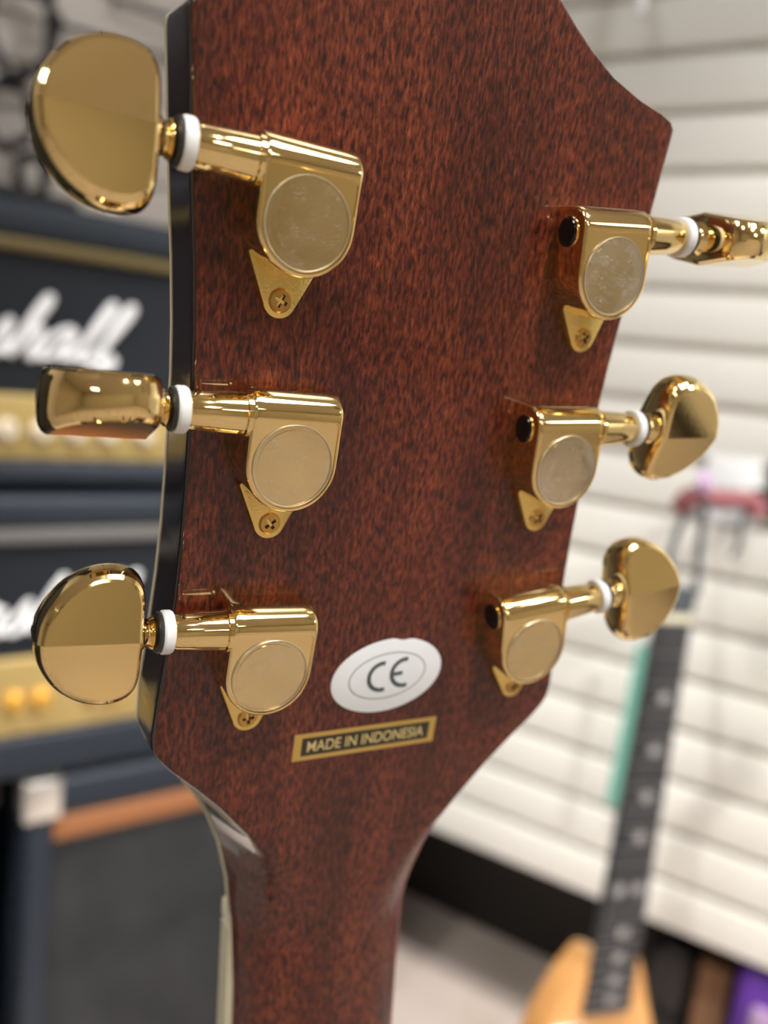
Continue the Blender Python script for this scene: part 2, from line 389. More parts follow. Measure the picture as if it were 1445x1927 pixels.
# cream binding: thin strip round the front edge on both sides
for s in (-1, 1):
    P = []
    yl = [y for y in ys if -300 <= y <= 53]
    v, f = [], []
    for y in yl:
        wf = max(interp(WF, y), interp(WB, y)*0.98); zf_ = zfront(y)
        for dx, z in ((-1.2, zf_+0.85), (0.12, zf_+0.85), (0.12, zf_-0.5), (-1.2, zf_-0.5)): v.append(Vector((X0 + s*(wf+dx), y, z))*mm)
    for i in range(len(yl)-1):
        for k in range(4): f.append([i*4+k, i*4+(k+1) % 4, (i+1)*4+(k+1) % 4, (i+1)*4+k])
    f += [[0, 1, 2, 3], [len(v)-4+k for k in range(4)]]
    obj('binding', v, f, M_CREAM, guitar, smooth=False)
# fingerboard + nut on the front side, following the neck slope
ang = math.atan(SL); NF = Matrix.Translation(Vector((X0, -157, zfront(-157)))*mm) @ Matrix.Rotation(-ang, 4, 'X')
fb = MB()
v = [];
for y, wd in ((0, 22.0), (-100, 22.9), (-330, 27)):
    v += [(-wd, y, -0.3), (wd, y, -0.3), (wd*0.99, y, -5.6), (-wd*0.99, y, -5.6)]
f = [[i*4+k, i*4+(k+1) % 4, (i+1)*4+(k+1) % 4, (i+1)*4+k] for i in range(2) for k in range(4)] + [[0, 1, 2, 3], [8, 9, 10, 11]]
fbo = obj('fingerboard', [Vector(p)*mm for p in v], f, M_EBONY, guitar, smooth=False, mw=NF)
for s in (-1, 1):
    v = []
    for y, wd in ((0, 22.2), (-100, 23.1), (-330, 27.2)):
        v += [(s*(wd-1.6), y, -0.1), (s*(wd+0.25), y, -0.1), (s*(wd+.25), y, -5.8), (s*(wd-1.6), y, -5.8)]
    obj('fingerboard_binding', [Vector(p)*mm for p in v], f, M_CREAM, guitar, smooth=False, mw=NF)
MB().box(-22.3, 22.3, -0.2, 5.0, -7.4, -0.1, 1.2).build('nut', M_BONE, guitar, mw=NF, sc=mm)
# body (below the frame), same neck frame
out = [(0, 8), (40, 4), (66, 18), (92, 52), (128, 60), (160, 30), (172, -30), (158, -90), (140, -140), (150, -195), (182, -260), (200, -330), (192, -400), (150, -455), (80, -484), (0, -490)]
sh = [(x, y) for x, y in out] + [(-x, y) for x, y in out[-2:0:-1]]
bo = [(p.x, p.y) for p in catmull([(x, y) for x, y in sh], 5, True)]
BF = Matrix.Translation(Vector((X0, -157, zfront(-157)))*mm) @ Matrix.Rotation(-ang, 4, 'X') @ Matrix.Translation(Vector((0, -330, 0))*mm)
MB().prism([Vector((x, y)) for x, y in bo], -4, 41, 3.0).build('body', M_WOOD, guitar, mw=BF, sc=mm)
# strings: from the nut over the fingerboard
for k in range(6):
    x = -17.5 + 7*k
    MB().tube([(x, 2, -8.0), (x*1.4, -330, -8.8), (x*1.45, -640, -14)], 0.32 + 0.06*k, 6).build('string', M_STEEL, guitar, mw=NF, sc=mm)

# ------------------------------------------------------------------ tuners
def housing_rings():
    def outline(ins, vt, rc=0.9):
        R = 8.2 - ins; p = []
        for k in range(6): p.append((R, vt - rc - (vt - rc) * k / 6))
        for k in range(25): a = -PI * k / 24; p.append((R * cos(a), R * sin(a)))
        for k in range(1, 7): p.append((-R, (vt - rc) * k / 6))
        for k in range(1, 4): a = PI - PI/2 * k/4; p.append((-R + rc + rc*cos(a), vt - rc + rc*sin(a)))
        for k in range(9): p.append((-R + rc + (2*R - 2*rc) * k / 8, vt))
        for k in range(1, 4): a = PI/2 - PI/2*k/4; p.append((R - rc + rc*cos(a), vt - rc + rc*sin(a)))
        return p
    def vt(z): return 12.3 if z < 4.5 else 8.0 + math.sqrt(max(0, 4.3**2 - (z-4.5)**2))
    rings = []
    for z in (0, 1.5, 3, 4.5, 5.2, 5.9, 6.5, 7.1, 7.6, 8.0): rings.append([(x, y, z) for x, y in outline(0, vt(z))])
    for z, ins in ((8.3, .04), (8.55, .15), (8.72, .33), (8.8, .55)): rings.append([(x, y, z) for x, y in outline(ins, vt(z))])
    rings.append([(x, y, 8.8) for x, y in outline(.72, 7.9)])
    rings.append([(x, y, 8.52) for x, y in outline(.80, 7.75)])
    return rings
rings = housing_rings(); n = len(rings[0])
HV = [Vector(p) for r in rings for p in r]
HF = [[i*n+k, i*n+(k+1) % n, (i+1)*n+(k+1) % n, (i+1)*n+k] for i in range(len(rings)-1) for k in range(n)] + [list(range(n)), [(len(rings)-1)*n+k for k in range(n)]]
# knob: half-moon button with a shallow ridge across each face
ko = [(0, 0), (0, 4.5), (0.05, 7.4), (0.6, 9.6), (2.0, 11.2), (4.4, 12.0), (7.4, 11.9), (10.3, 10.9), (13.0, 9.0), (15.2, 6.2), (16.6, 3.2), (17.1, 0)]
up_ = catmull(ko, 4); kout = [(p.x, max(0, p.y)) for p in up_]
kout = kout + [(x, -y) for x, y in kout[-2:0:-1]]
KC = (7.2, 0)
def knob_mesh(frame, name, parent):
    v, f = [], []; N = len(kout)
    prof = [(0.42, 'f', 0), (0.825, 'f', 0), (0.835, 'f', 0), (0.87, 'f', -.12), (0.92, 'f', -.5), (0.96, 'f', -1.2), (0.988, 'f', -2.2), (1.0, 'm', 0)]
    full = prof + [(s, t, d) for s, t, d in prof[-2::-1]]
    def fw(y): return 5.1 - 0.155 * abs(y)
    for i, (s, t, d) in enumerate(full):
        sg = 1 if i < len(prof) else -1
        for x, y in kout:
            px, py = KC[0] + (x-KC[0])*s, y*s
            wv = 0 if t == 'm' else sg * (fw(py) + d)
            v.append(Vector((px, py, wv)))
    for i in range(len(full)-1):
        for k in range(N): f.append([i*N+k, i*N+(k+1) % N, (i+1)*N+(k+1) % N, (i+1)*N+k])
    h = len(v); v.append(Vector((KC[0], 0, fw(0)))); v.append(Vector((KC[0], 0, -fw(0))))
    L = (len(full)-1)*N
    for k in range(N): f.append([h, k, (k+1) % N]); f.append([h+1, L+k, L+(k+1) % N])
    o = obj(name, [(frame @ p)*mm for p in v], f, M_GOLD, parent, ang=13)
    return o
def ear_outline():
    c, r = Vector((0.2, -12.4)), 3.0; p = []
    p += [Vector((6.6, -5.6)), Vector((5.9, -4.0)), Vector((-5.0, -4.0)), Vector((-5.6, -7.0))]
    for k in range(15):
        a = rad(198 + (345-198)*k/14); p.append(c + Vector((cos(a), sin(a)))*r)
    return p
TV, TZ = 7.7, 5.1
TUN = [  # disc centre x, y, axis tilt, knob turn, side, label word, film look
    (-31.5, 0.2, 2.5, -14, -1), (-29.6, -38.6, 1.5, 72, -1), (-29.7, -78.0, 3.0, -6, -1),
    (31.2, -0.6, 5.0, 88, 1), (29.1, -38.7, 2.2, 12, 1), (30.5, -78.8, 7.0, -12, 1)]
def screw(parent, x, y, z, r=2.1, rot=0.3):
    bm = bmesh.new()
    S = 24; co = [bm.verts.new((x + r*.82*cos(2*PI*k/S), y + r*.82*sin(2*PI*k/S), z+.42)) for k in range(S)]
    ci = [bm.verts.new((x + r*cos(2*PI*k/S), y + r*sin(2*PI*k/S), z-.1)) for k in range(S)]
    w_, l_ = .32, 1.15
    cr = [(w_, w_), (w_, l_), (-w_, l_), (-w_, w_), (-l_, w_), (-l_, -w_), (-w_, -w_), (-w_, -l_), (w_, -l_), (w_, -w_), (l_, -w_), (l_, w_)]
    cr = [(a*cos(rot)-b*sin(rot), a*sin(rot)+b*cos(rot)) for a, b in cr]
    ct = [bm.verts.new((x+a, y+b, z+.42)) for a, b in cr]; cb = [bm.verts.new((x+a*.8, y+b*.8, z-.35)) for a, b in cr]
    e = []
    for L in (co, ct):
        for k in range(len(L)): e.append(bm.edges.new((L[k], L[(k+1) % len(L)])))
    bmesh.ops.triangle_fill(bm, use_beauty=True, edges=e)
    nf = len(bm.faces)
    for k in range(S): bm.faces.new((co[k], ci[k], ci[(k+1) % S], co[(k+1) % S]))
    walls = [bm.faces.new((ct[k], ct[(k+1) % 12], cb[(k+1) % 12], cb[k])) for k in range(12)] + [bm.faces.new(cb)]
    for q in walls: q.material_index = 1
    bm.verts.index_update()
    v = [q.co*mm for q in bm.verts]; f = [[q.index for q in F_.verts] for F_ in bm.faces]; mi = [F_.material_index for F_ in bm.faces]; bm.free()
    return obj('screw', v, f, None, parent, mats=[M_SCREW, M_CROSS], midx=mi)
names = ['gold tuner at the upper left with its button turned face on', 'gold tuner at the middle left with its button edge on', 'gold tuner at the lower left beside the white oval sticker',
         'gold tuner at the upper right with its button edge on', 'gold tuner at the middle right with a scratched film disc', 'gold tuner at the lower right']
for i, (dx, dy, tilt, phi, side) in enumerate(TUN):
    t = rad(tilt)
    T = Matrix(((side*cos(t), -side*sin(t), 0, dx), (sin(t), cos(t), 0, dy), (0, 0, 1, 0), (0, 0, 0, 1)))
    TL = Matrix(((side*cos(t), -side*sin(t), 0, dx*mm), (sin(t), cos(t), 0, dy*mm), (0, 0, 1, 0), (0, 0, 0, 1)))
    ho = obj('tuning_machine', [(T @ p)*mm for p in HV], HF, M_GOLD, guitar, ang=32); ho['label'] = names[i]
    def put(mb, name, m, ang_=35):
        return obj(name, [(T @ p)*mm for p in mb.v], mb.f, m, ho, ang=ang_)
    ax = Matrix.Translation((0, TV, TZ))
    put(MB().prism(ear_outline(), -0.2, 1.9, 0.45), 'mounting_ear', M_GOLDS)
    put(MB().prism([Vector((6.25*cos(2*PI*k/48), 6.25*sin(2*PI*k/48))) for k in range(48)], 8.4, 8.66), 'cover_plate', M_GOLD)
    bm_ = MB()   # film: a thin clear disc with a turned-up rim
    S = 56
    def rg(r, z): return [Vector((r*cos(2*PI*k/S), r*sin(2*PI*k/S), z)) for k in range(S)]
    bm_.add(rg(7.0, 8.80) + rg(6.7, 8.84) + rg(3.3, 8.86) + [Vector((0, 0, 8.87))], [[r*S+k, r*S+(k+1) % S, (r+1)*S+(k+1) % S, (r+1)*S+k] for r in range(2) for k in range(S)] + [[2*S+k, 2*S+(k+1) % S, 3*S] for k in range(S)])
    put(bm_, 'protective_film', M_FILM2 if i in (3, 4) else M_FILM)['label'] = 'clear scratched protective film disc'
    put(MB().add(rg(7.22, 8.45) + rg(7.19, 8.80) + rg(7.10, 8.90) + rg(6.96, 8.83) + rg(6.97, 8.5), [[r*S+k, r*S+(k+1) % S, (r+1)*S+(k+1) % S, (r+1)*S+k] for r in range(4) for k in range(S)]), 'film_edge', M_FILMRIM)
    put(MB().lathe([(7.9, 4.05), (8.7, 4.05), (8.9, 3.7), (13, 3.5), (17.4, 3.2), (17.9, 3.0), (18.1, 2.5)], 40, ax), 'shaft_sleeve', M_GOLD)
    put(MB().lathe([(17.9, 3.1), (18.05, 3.65), (18.4, 3.85), (19.6, 3.85), (19.95, 3.6), (20.05, 3.0)], 36, ax), 'white_washer', M_NYLON)
    put(MB().lathe([(20.0, 3.0), (20.1, 3.5), (20.35, 3.65), (20.7, 3.5), (20.85, 2.6)], 36, ax), 'black_washer', M_RUBBER)
    KX = 23.3
    q = put(MB().lathe([(20.7, 2.2), (21.0, 2.75), (21.4, 2.95), (21.8, 2.7), (22.1, 2.4), (22.6, 2.5), (23.1, 3.0), (23.5, 3.3), (24.0, 3.0)], 32, ax), 'button_collar', M_GOLD)
    kf = T @ ax @ Matrix.Rotation(rad(phi), 4, 'X') @ Matrix.Translation((KX, 0, 0))
    knob_mesh(kf, 'button', ho)
    cy = Matrix.Translation((0, TV - .2, 3.9))
    put(MB().lathe([(-7.9, 2.95), (-8.35, 2.95), (-8.45, 2.75), (-8.2, 2.6)], 32, cy), 'bore_ring', M_GOLD)
    put(MB().lathe([(-7.8, 2.6), (-8.55, 2.6), (-8.75, 2.4), (-8.8, 1.2)], 32, cy), 'bore_cap', M_CAP)
    s_ = screw(ho, 0, 0, 0, rot=0.4 + i*0.5)
    me = s_.data
    for q in me.vertices: q.co = (T @ (Vector(q.co)*1000 + Vector((0.2, -12.4, 1.95))))*mm

# ------------------------------------------------------------------ stickers on the headstock
def ellipse(a, b, n=64): return [Vector((a*cos(2*PI*k/n), b*sin(2*PI*k/n))) for k in range(n)]
CEF = Matrix.Translation(Vector((0.1, -85.8, 0))*mm) @ Matrix.Rotation(rad(5), 4, 'Z')
el = ellipse(12.9, 8.35, 96)
for k in range(96):                                      # small worn nick in the upper edge
    a = 360*k/96
    if 66 < a < 84: el[k] = el[k] * (1 - 0.055*sin(PI*(a-66)/18))
st = MB().prism(el, -0.02, 0.22, 0.07).build('oval_sticker', M_STICK, guitar, mw=CEF, sc=mm); st['label'] = 'white oval sticker with a grey conformity mark'
def strip(path, wd, z=0.235, closed=False):
    v, f = [], []; N = len(path)
    for i, p in enumerate(path):
        a = path[(i+1) % N] if (closed or i < N-1) else path[i]; b = path[i-1] if (closed or i > 0) else path[i]
        t = (a-b).normalized(); nn = Vector((-t.y, t.x))*wd/2
        v += [(p.x+nn.x, p.y+nn.y, z), (p.x-nn.x, p.y-nn.y, z)]
    for i in range(N if closed else N-1):
        j = (i+1) % N; f.append([2*i, 2*i+1, 2*j+1, 2*j])
    return v, f
rg_ = MB(); rg_.add(*strip(ellipse(8.9, 5.2, 80), 0.2, closed=True)); rg_.build('oval_line', M_INK, st, sc=mm, smooth=False)
def arc(cx, cy, r, a0, a1, n=26): return [Vector((cx + r*cos(rad(a0+(a1-a0)*k/n)), cy + r*sin(rad(a0+(a1-a0)*k/n)))) for k in range(n+1)]
lt = MB(); lt.add(*strip(arc(-1.3, 0, 3.1, 78, 282), 0.95)); lt.build('letter', M_INK, st, sc=mm, smooth=False)
lt = MB(); lt.add(*strip(arc(4.0, 0, 3.1, 78, 282), 0.95)); lt.add(*strip([Vector((0.95, 0)), Vector((3.5, 0))], 0.9, 0.237)); lt.build('letter', M_INK, st, sc=mm, smooth=False)
MI = Matrix.Translation(Vector((-2.6, -100.45, 0))*mm) @ Matrix.Rotation(rad(-0.6), 4, 'Z')
foil = MB().box(-16.75, 16.75, -3.1, 3.1, -0.02, 0.1).build('origin_label', M_FOIL, guitar, mw=MI, sc=mm, smooth=False); foil['label'] = 'gold foil label with black field reading made in indonesia'
MB().box(-15.0, 15.2, -2.1, 2.1, 0.1, 0.115).build('black_field', M_FOILBLK, foil, sc=mm, smooth=False)
def text(body, size, name, m, parent, mw, width=None):
    cu = bpy.data.curves.new(name, 'FONT'); cu.body = body; cu.size = size; cu.align_x = 'CENTER'; cu.align_y = 'CENTER'; cu.extrude = 0.00001; cu.offset = size*0.006
    o = bpy.data.objects.new(name, cu); COL.objects.link(o)
    dg = bpy.context.evaluated_depsgraph_get(); me = bpy.data.meshes.new_from_object(o.evaluated_get(dg)); bpy.data.objects.remove(o)
    if width:
        xs = [q.co.x for q in me.vertices]; s = width/(max(xs)-min(xs)); c = (max(xs)+min(xs))/2
        for q in me.vertices: q.co.x = (q.co.x - c)*s
    ys_ = [q.co.y for q in me.vertices]; c = (max(ys_)+min(ys_))/2
    for q in me.vertices: q.co.y -= c
    me.materials.clear(); me.materials.append(m)
    r = bpy.data.objects.new(name, me); COL.objects.link(r); r.parent = parent; r.matrix_local = mw; return r
text('MADE IN INDONESIA', 3.55*mm, 'lettering', M_FOILTXT, foil, Matrix.Translation((0.1*mm, 0, 0.135*mm)), 27.6*mm)

# stand that carries the guitar (below the frame)
WN = MH @ NF
bc = WN @ (Vector((0, -330 - 490, 20))*mm)
st_ = empty('guitar_stand', Matrix.Translation((bc.x, bc.y, 0)), 'black tubular floor stand under the brown guitar', 'guitar stand')
zc = bc.z - 0.012
MB().tube([(0, 0.06, zc - 0.03), (0, 0.1, zc*0.5), (0, 0.12, 0.02)], 0.012, 10).build('post', M_METAL, st_)
for s in (-1, 1): MB().tube([(0, 0.06, zc-.03), (s*.06, 0.03, zc-.022), (s*.07, -0.06, zc-0.012), (s*.07, -.075, zc+.02)], 0.009, 8).build('cradle_arm', M_METAL, st_)
for a in (90, 210, 330): MB().tube([(0, 0.1, zc*0.5), (0.22*cos(rad(a)), 0.12+0.22*sin(rad(a)), 0.011)], 0.010, 8).build('leg', M_METAL, st_)

# ================================================================== AMPLIFIERS   local x along the fronts, local y away from the camera, z up
LETTERS = {'M': ([[(-.15, .25), (-.05, 0), (.15, .1), (.45, 1.1), (.75, 1.95), (.8, 1.3), (.85, .35), (1.15, 1.2), (1.5, 1.95), (1.5, 1.1), (1.48, .25), (1.62, 0), (1.85, .2)]], 1.8),
 'a': ([[(.72, .82), (.5, 1.0), (.18, .8), (.0, .35), (.15, .02), (.42, .18), (.72, .95), (.66, .3), (.78, 0), (1.0, .22)]], 1.0),
 'r': ([[(.0, .2), (.2, .75), (.28, 1.05), (.36, .82), (.62, .86), (.6, .45), (.62, .1), (.78, .0), (.95, .2)]], .88),
 's': ([[(.0, .2), (.3, .75), (.46, 1.12), (.55, .7), (.6, .3), (.42, .0), (.12, .08)], [(.42, .0), (.8, .2)]], .8),
 'h': ([[(.0, .2), (.3, 1.0), (.5, 1.75), (.38, 1.95), (.24, 1.4), (.16, .6), (.12, 0)], [(.12, .05), (.32, .7), (.55, .98), (.68, .72), (.62, .22), (.74, 0), (.95, .2)]], .95),
 'l': ([[(.0, .2), (.3, 1.0), (.5, 1.75), (.38, 1.95), (.24, 1.4), (.16, .5), (.24, .05), (.42, .02), (.62, .25)]], .6)}
def script_logo(parent, x_end, z_base, xh, y):
    e = MB(); x = 0; tot = sum(LETTERS[c][1] for c in 'Marshall')
    for c in 'Marshall':
        st, adv = LETTERS[c]
        for path in st:
            pp = catmull([Vector((a + x, b)) for a, b in path], 5)
            e.tube([(x_end + (p.x - tot)*xh + p.y*xh*0.42, y, z_base + p.y*xh*.95) for p in pp], xh*0.115, 8, flat=0.6)
        x += adv
    # final tail curl under the last letters
    pp = catmull([Vector((tot, .22)), Vector((tot+.12, .0)), Vector((tot-.15, -.26)), Vector((tot-.6, -.2))], 5)
    e.tube([(x_end + (p.x - tot)*xh + p.y*xh*0.42, y, z_base + p.y*xh*.95) for p in pp], xh*0.1, 8, flat=0.6)
    o = e.build('script_logo', M_LOGO, parent); o['label'] = 'raised white cursive name badge'; return o
DA = 1.0
AO = NA * DA
def amp_frame(z, dy=0): return frame(NA * (DA + dy) + Vector((0, 0, z)), EA)
def amp_head(handle, top, bot, pipe, pan, gold, x0, x1, label, pipem, knobm, knobs, logo):
    """all heights given relative to the camera height, metres"""
    zb_ = HC + bot; e = empty('amplifier_head', amp_frame(zb_), label, 'amplifier', 'stacked amplifier heads')
    r = lambda z: z - bot
    H = top - bot; D = 0.235
    MB().box(x0, x1, 0.022, D, 0.008, H, 0.012).build('cabinet', M_TOLEX, e)
    fr = MB()                                             # front frame of four tolex rails
    fr.box(x0, x1, 0, 0.03, r(pipe[0]), H, 0.011).box(x0, x1, 0, 0.03, 0.008, r(gold[1]), 0.008)
    fr.box(x0, x0+.035, 0, 0.03, .008, H, .011).box(x1-.035, x1, 0, .03, .008, H, .011)
    fr.build('front_frame', M_TOLEX, e)
    MB().box(x0+.03, x1-.03, 0.004, 0.018, r(pipe[1]), r(pipe[0]), 0.003).build('piping', pipem, e)
    MB().box(x0+.03, x1-.03, 0.014, 0.024, r(pan[1]), r(pan[0])).build('fascia', M_PANEL, e, smooth=False)
    gp = MB().box(x0+.03, x1-.03, 0.006, 0.024, r(gold[1]), r(gold[0]), 0.002).build('control_panel', M_GOLDPAN, e)
    for kx in knobs:
        kz = r((gold[0]*0.46 + gold[1]*0.54))
        fm = Matrix.Translation((kx, 0.006, kz)) @ Matrix.Rotation(-PI/2, 4, 'Z')
        kb = MB().lathe([(0, .0125), (.003, .0125), (.004, .0105), (.016, .0092), (.0175, .008), (.0178, .003)], 20, fm).build('knob', knobm, e)
        MB().box(kx-.0008, kx+.0008, -.0125, -.0112, kz, kz+.009).build('pointer', M_CAP, kb, smooth=False)
    for fx in (x0+.06, x1-.06):
        for fy in (.05, D-.05): MB().lathe([(0, .014), (.010, .016)], 16, Matrix.Translation((fx, fy, 0)) @ Matrix.Rotation(-PI/2, 4, 'Y')).build('foot', M_RUBBER, e)
    hx = (x0+x1)/2
    if handle: MB().tube([(hx-.12, .12, H), (hx-.11, .12, H+.016), (hx, .12, H+.022), (hx+.11, .12, H+.016), (hx+.12, .12, H)], .008, 8, flat=1.0).build('handle', M_RUBBER, e)
    script_logo(e, logo[0], r(logo[1]), logo[2], 0.010)
    return e
amp_head(True, .132, -.184, (.092, .079), (.079, -.076), (-.076, -.148), -.16, .56, 'upper amplifier head of the stack, with gold piping and cream knobs', M_PIPE, M_KNOBW, [0.215, 0.252, 0.289, 0.326, .37, .42, .47, .16, .1, .04, -.02], (0.327, -.034, .0365))
amp_head(False, -.188, -.545, (-.228, -.246), (-.246, -.386), (-.386, -.482), -.16, .56, 'lower amplifier head of the stack, with grey piping and gold knobs', M_PIPEG, M_KNOBG, [0.232, 0.263, 0.325, 0.349, .41, .45, .50, .17, .11, .05, -.02], (0.352, -.354, .0345))
# speaker cabinet with brown trim and metal corner
CT = -.547
def cabinet(x0, x1, dy, label, trim, D=0.3):
    H = HC + CT
    e = empty('speaker_cabinet', amp_frame(0, dy), label, 'speaker cabinet')
    MB().box(x0, x1, 0.02, D, 0.012, H, 0.012).build('box', M_TOLEX, e)
    fr = MB().box(x0, x1, 0, .03, H-.052, H, .01).box(x0, x0+.036, 0, .03, .012, H, .01).box(x1-.036, x1, 0, .03, .012, H, .01).box(x0, x1, 0, .03, .012, .07, .01)
    fr.build('front_frame', M_TOLEX, e)
    MB().box(x0+.03, x1-.03, .012, .022, .06, H-.05).build('grille_cloth', M_GRILLE, e, smooth=False)
    if trim: MB().box(x0+.034, x1-.034, .002, .02, H-.086, H-.053, .004).build('trim_strip', M_ORANGE, e)
    for cx, s in ((x0, 1), (x1, -1)):
        k = MB(); a, b = sorted((cx - s*.003, cx + s*.042))
        k.box(a, b, -.004, .006, H-.05, H+.003, .003).box(a, b, -.004, .045, H-.006, H+.003, .003)
        a, b = sorted((cx - s*.004, cx + s*.004)); k.box(a, b, -.004, .045, H-.05, H+.003, .003)
        k.build('corner_protector', M_CHROME if trim else M_RUBBER, e)
    for fx in (x0+.05, x1-.05):
        for fy in (.06, D-.05): MB().lathe([(0, .016), (.013, .018)], 16, Matrix.Translation((fx, fy, 0)) @ Matrix.Rotation(-PI/2, 4, 'Y')).build('foot', M_RUBBER, e)
    return e
cabinet(.249, .80, 0, 'dark grey speaker cabinet with brown trim strip and bright metal corner', True)
cabinet(-.235, .228, .06, 'black speaker cabinet at the left edge beside the brown-trimmed one', False, .24)

for k, (zz, hh, lab) in enumerate(((0, .76, 'unseen large black speaker cabinet added left of the amplifier heads for a dark reflection'), (.762, .76, 'unseen large black speaker cabinet added on top of the other for a dark reflection'))):
    e = empty('speaker_cabinet', frame(NA*.92 + EA*(-.62) + Vector((0, 0, zz)), EA), lab, 'speaker cabinet')  # unseen stack, added so the headstock side reflects something dark
    MB().box(-.37, .37, .02, .36, 0, hh, .014).build('box', M_TOLEX, e)
    fr = MB().box(-.37, .37, 0, .03, hh-.05, hh, .01).box(-.37, .37, 0, .03, 0, .05, .01).box(-.37, -.32, 0, .03, 0, hh, .01).box(.32, .37, 0, .03, 0, hh, .01)
    fr.build('front_frame', M_TOLEX, e)
    MB().box(-.325, .325, .012, .022, .045, hh-.045).build('grille_cloth', M_GRILLE, e, smooth=False)
# ================================================================== BACK WALL HARDWARE (top left)
def on_back(px, py, off=0.0):
    d = ray(px, py); return Vector((0, 0, HC)) + d * ((DB - off) / d.dot(NA))
pole_t, pole_b = on_back(97, -60, .13), on_back(82, 330, .13)
e = empty('display_pole', Matrix.Translation((pole_t.x, pole_t.y, 0)), 'thin black upright display pole in front of the back wall', 'pole')
MB().tube([(0, 0, 0), (0, 0, 2.2)], .0065, 10).build('tube', M_METAL, e)
MB().lathe([(0, .03), (.012, .03), (.016, .012)], 24, Matrix.Rotation(-PI/2, 4, 'Y')).build('base', M_METAL, e)
for (px, py, rr, lab) in ((38, 55, .050, 'coiled black cable hanging highest on the back wall'), (14, 215, .036, 'coiled black cable hanging below the highest coil on the back wall'), (62, 330, .022, 'small black cable coil beside the display pole')):
    c = on_back(px, py, .06)
    e = empty('cable_coil', frame(c, EA), lab, 'cable', 'cable coils on the back wall')
    random.seed(px)
    pts = []
    for k in range(90):
        a = 2*PI*k/18; q = rr*(1 + .16*sin(k*1.7) + random.uniform(-.06, .06)); pts.append((q*cos(a), (k/90 - .5)*.03, q*1.25*sin(a)))
    MB().tube(pts, .0042, 6).build('coil', M_RUBBER, e)
    MB().tube([(0, .07, rr*1.3), (0, -.02, rr*1.25), (0, -.03, rr*1.4)], .003, 6).build('hook', M_STEEL, e)
g = empty('unseen_gig_bag', frame(NA*(DB-.004) + EA*(-.16) + Vector((0, 0, 1.30)), EA), 'unseen large black padded gig bag added on the back wall for a dark reflection', 'bag')  # out of view, added to darken the upper headstock side's reflection
bo_ = [(-.10, 1.1), (.10, 1.1), (.13, .98), (.14, .62), (.24, .5), (.30, .25), (.26, .06), (.12, 0), (-.12, 0), (-.26, .06), (-.30, .25), (-.24, .5), (-.14, .62), (-.13, .98)]
MB().prism([p for p in catmull([Vector(q) for q in bo_], 4, True)], 0, .11, .02, 'y').build('bag', M_RUBBER, g)
MB().prism([p for p in catmull([Vector((x*.6, y*.5 + .06)) for x, y in bo_], 4, True)], .11, .13, .01, 'y').build('pocket', M_RUBBER, g)
MB().tube([(-.04, -.05, 1.10), (-.03, -.05, 1.14), (.03, -.05, 1.14), (.04, -.05, 1.10)], .008, 8).build('handle', M_RUBBER, g)
# dark thin rods on the back wall
for (a, b, lab) in (((95, 40), (345, 140), 'long thin grey display rail running beside the upper left tuner'), ((210, 0), (345, 45), 'thin grey display rail at the top behind the headstock edge')):
    A, B = on_back(*a, .03), on_back(*b, .03); ln = (B-A).length
    B.z = A.z
    e = empty('display_rail', frame(A, EA), lab, 'rail', 'display rails')
    MB().tube([(0, 0, 0), ((B-A).length*1.1, 0, 0)], .0035, 8).build('rail', M_STEEL, e)
    for k in (0.1, .9): MB().tube([((B-A).length*k, 0, 0), ((B-A).length*k, .032, 0)], .003, 6).build('bracket', M_STEEL, e)

# ================================================================== SMALL GUITAR IN FRONT OF THE SLAT WALL
Nn = at_y(1270, 1172, .915); Ee = at_y(1142, 1905, .885)
upv = (Nn - Ee).normalized(); face = Vector((0.38, -1, 0)); face = (face - upv*face.dot(upv)).normalized(); rt = upv.cross(face) * -1
rt = face.cross(upv) * -1
if rt.x < 0: rt = -rt
MG = Matrix((rt, upv, rt.cross(upv))).transposed().to_4x4(); MG.translation = Nn      # local: x right, y up the neck, z toward the viewer
gb = empty('headless_guitar', MG, 'honey coloured guitar with dark dotted fretboard hanging by the white slat wall', 'guitar')
FLN = (Nn - Ee).length; SC = FLN / 0.7194
def fr_(n): return -SC * (1 - 2**(-n/12))
def hw(y): return 0.0225 + (0.0325-0.0225) * (-y/FLN)
MB().add([(-hw(0), 0, 0), (hw(0), 0, 0), (hw(-FLN), -FLN, 0), (-hw(-FLN), -FLN, 0), (-hw(0), 0, -.006), (hw(0), 0, -.006), (hw(-FLN), -FLN, -.006), (-hw(-FLN), -FLN, -.006)],
         [(0, 1, 2, 3), (4, 7, 6, 5), (0, 4, 5, 1), (1, 5, 6, 2), (2, 6, 7, 3), (3, 7, 4, 0)]).build('fingerboard', M_FB, gb, smooth=False)
nv = []
for y in (0.0, -FLN*.82):
    for k in range(9):
        a = PI*k/8; nv.append((-(hw(y)-.0008)*cos(a), y, -.0062 - .017*sin(a)))
nf = [[k, k+1, 10+k, 9+k] for k in range(8)] + [list(range(9)), list(range(9, 18)), [0, 9, 17, 8]]
MB().add(nv, nf).build('neck', M_NECKG, gb)
for n in range(1, 23):
    y = fr_(n); MB().box(-hw(y), hw(y), y-.0011, y+.0011, -.0002, .0011).build('fret', M_FRET, gb, smooth=False)
for n in (3, 5, 7, 9, 12, 15, 17, 19, 21):
    y = (fr_(n)+fr_(n-1))/2
    for x in ((0.003,) if n != 12 else (-.013, .013)):
        MB().lathe([(-.0002, .0072), (.0005, .0072), (.0007, .006)], 20, Matrix.Translation((x, y, 0)) @ Matrix.Rotation(-PI/2, 4, 'Y')).build('dot_inlay', M_DOT, gb)
MB().box(-.0215, .0215, 0, .009, -.006, .003, .001).build('nut', M_BONE, gb)
MB().box(-.0235, .0235, .009, .040, -.022, .002, .004).build('head_block', M_STEEL, gb)
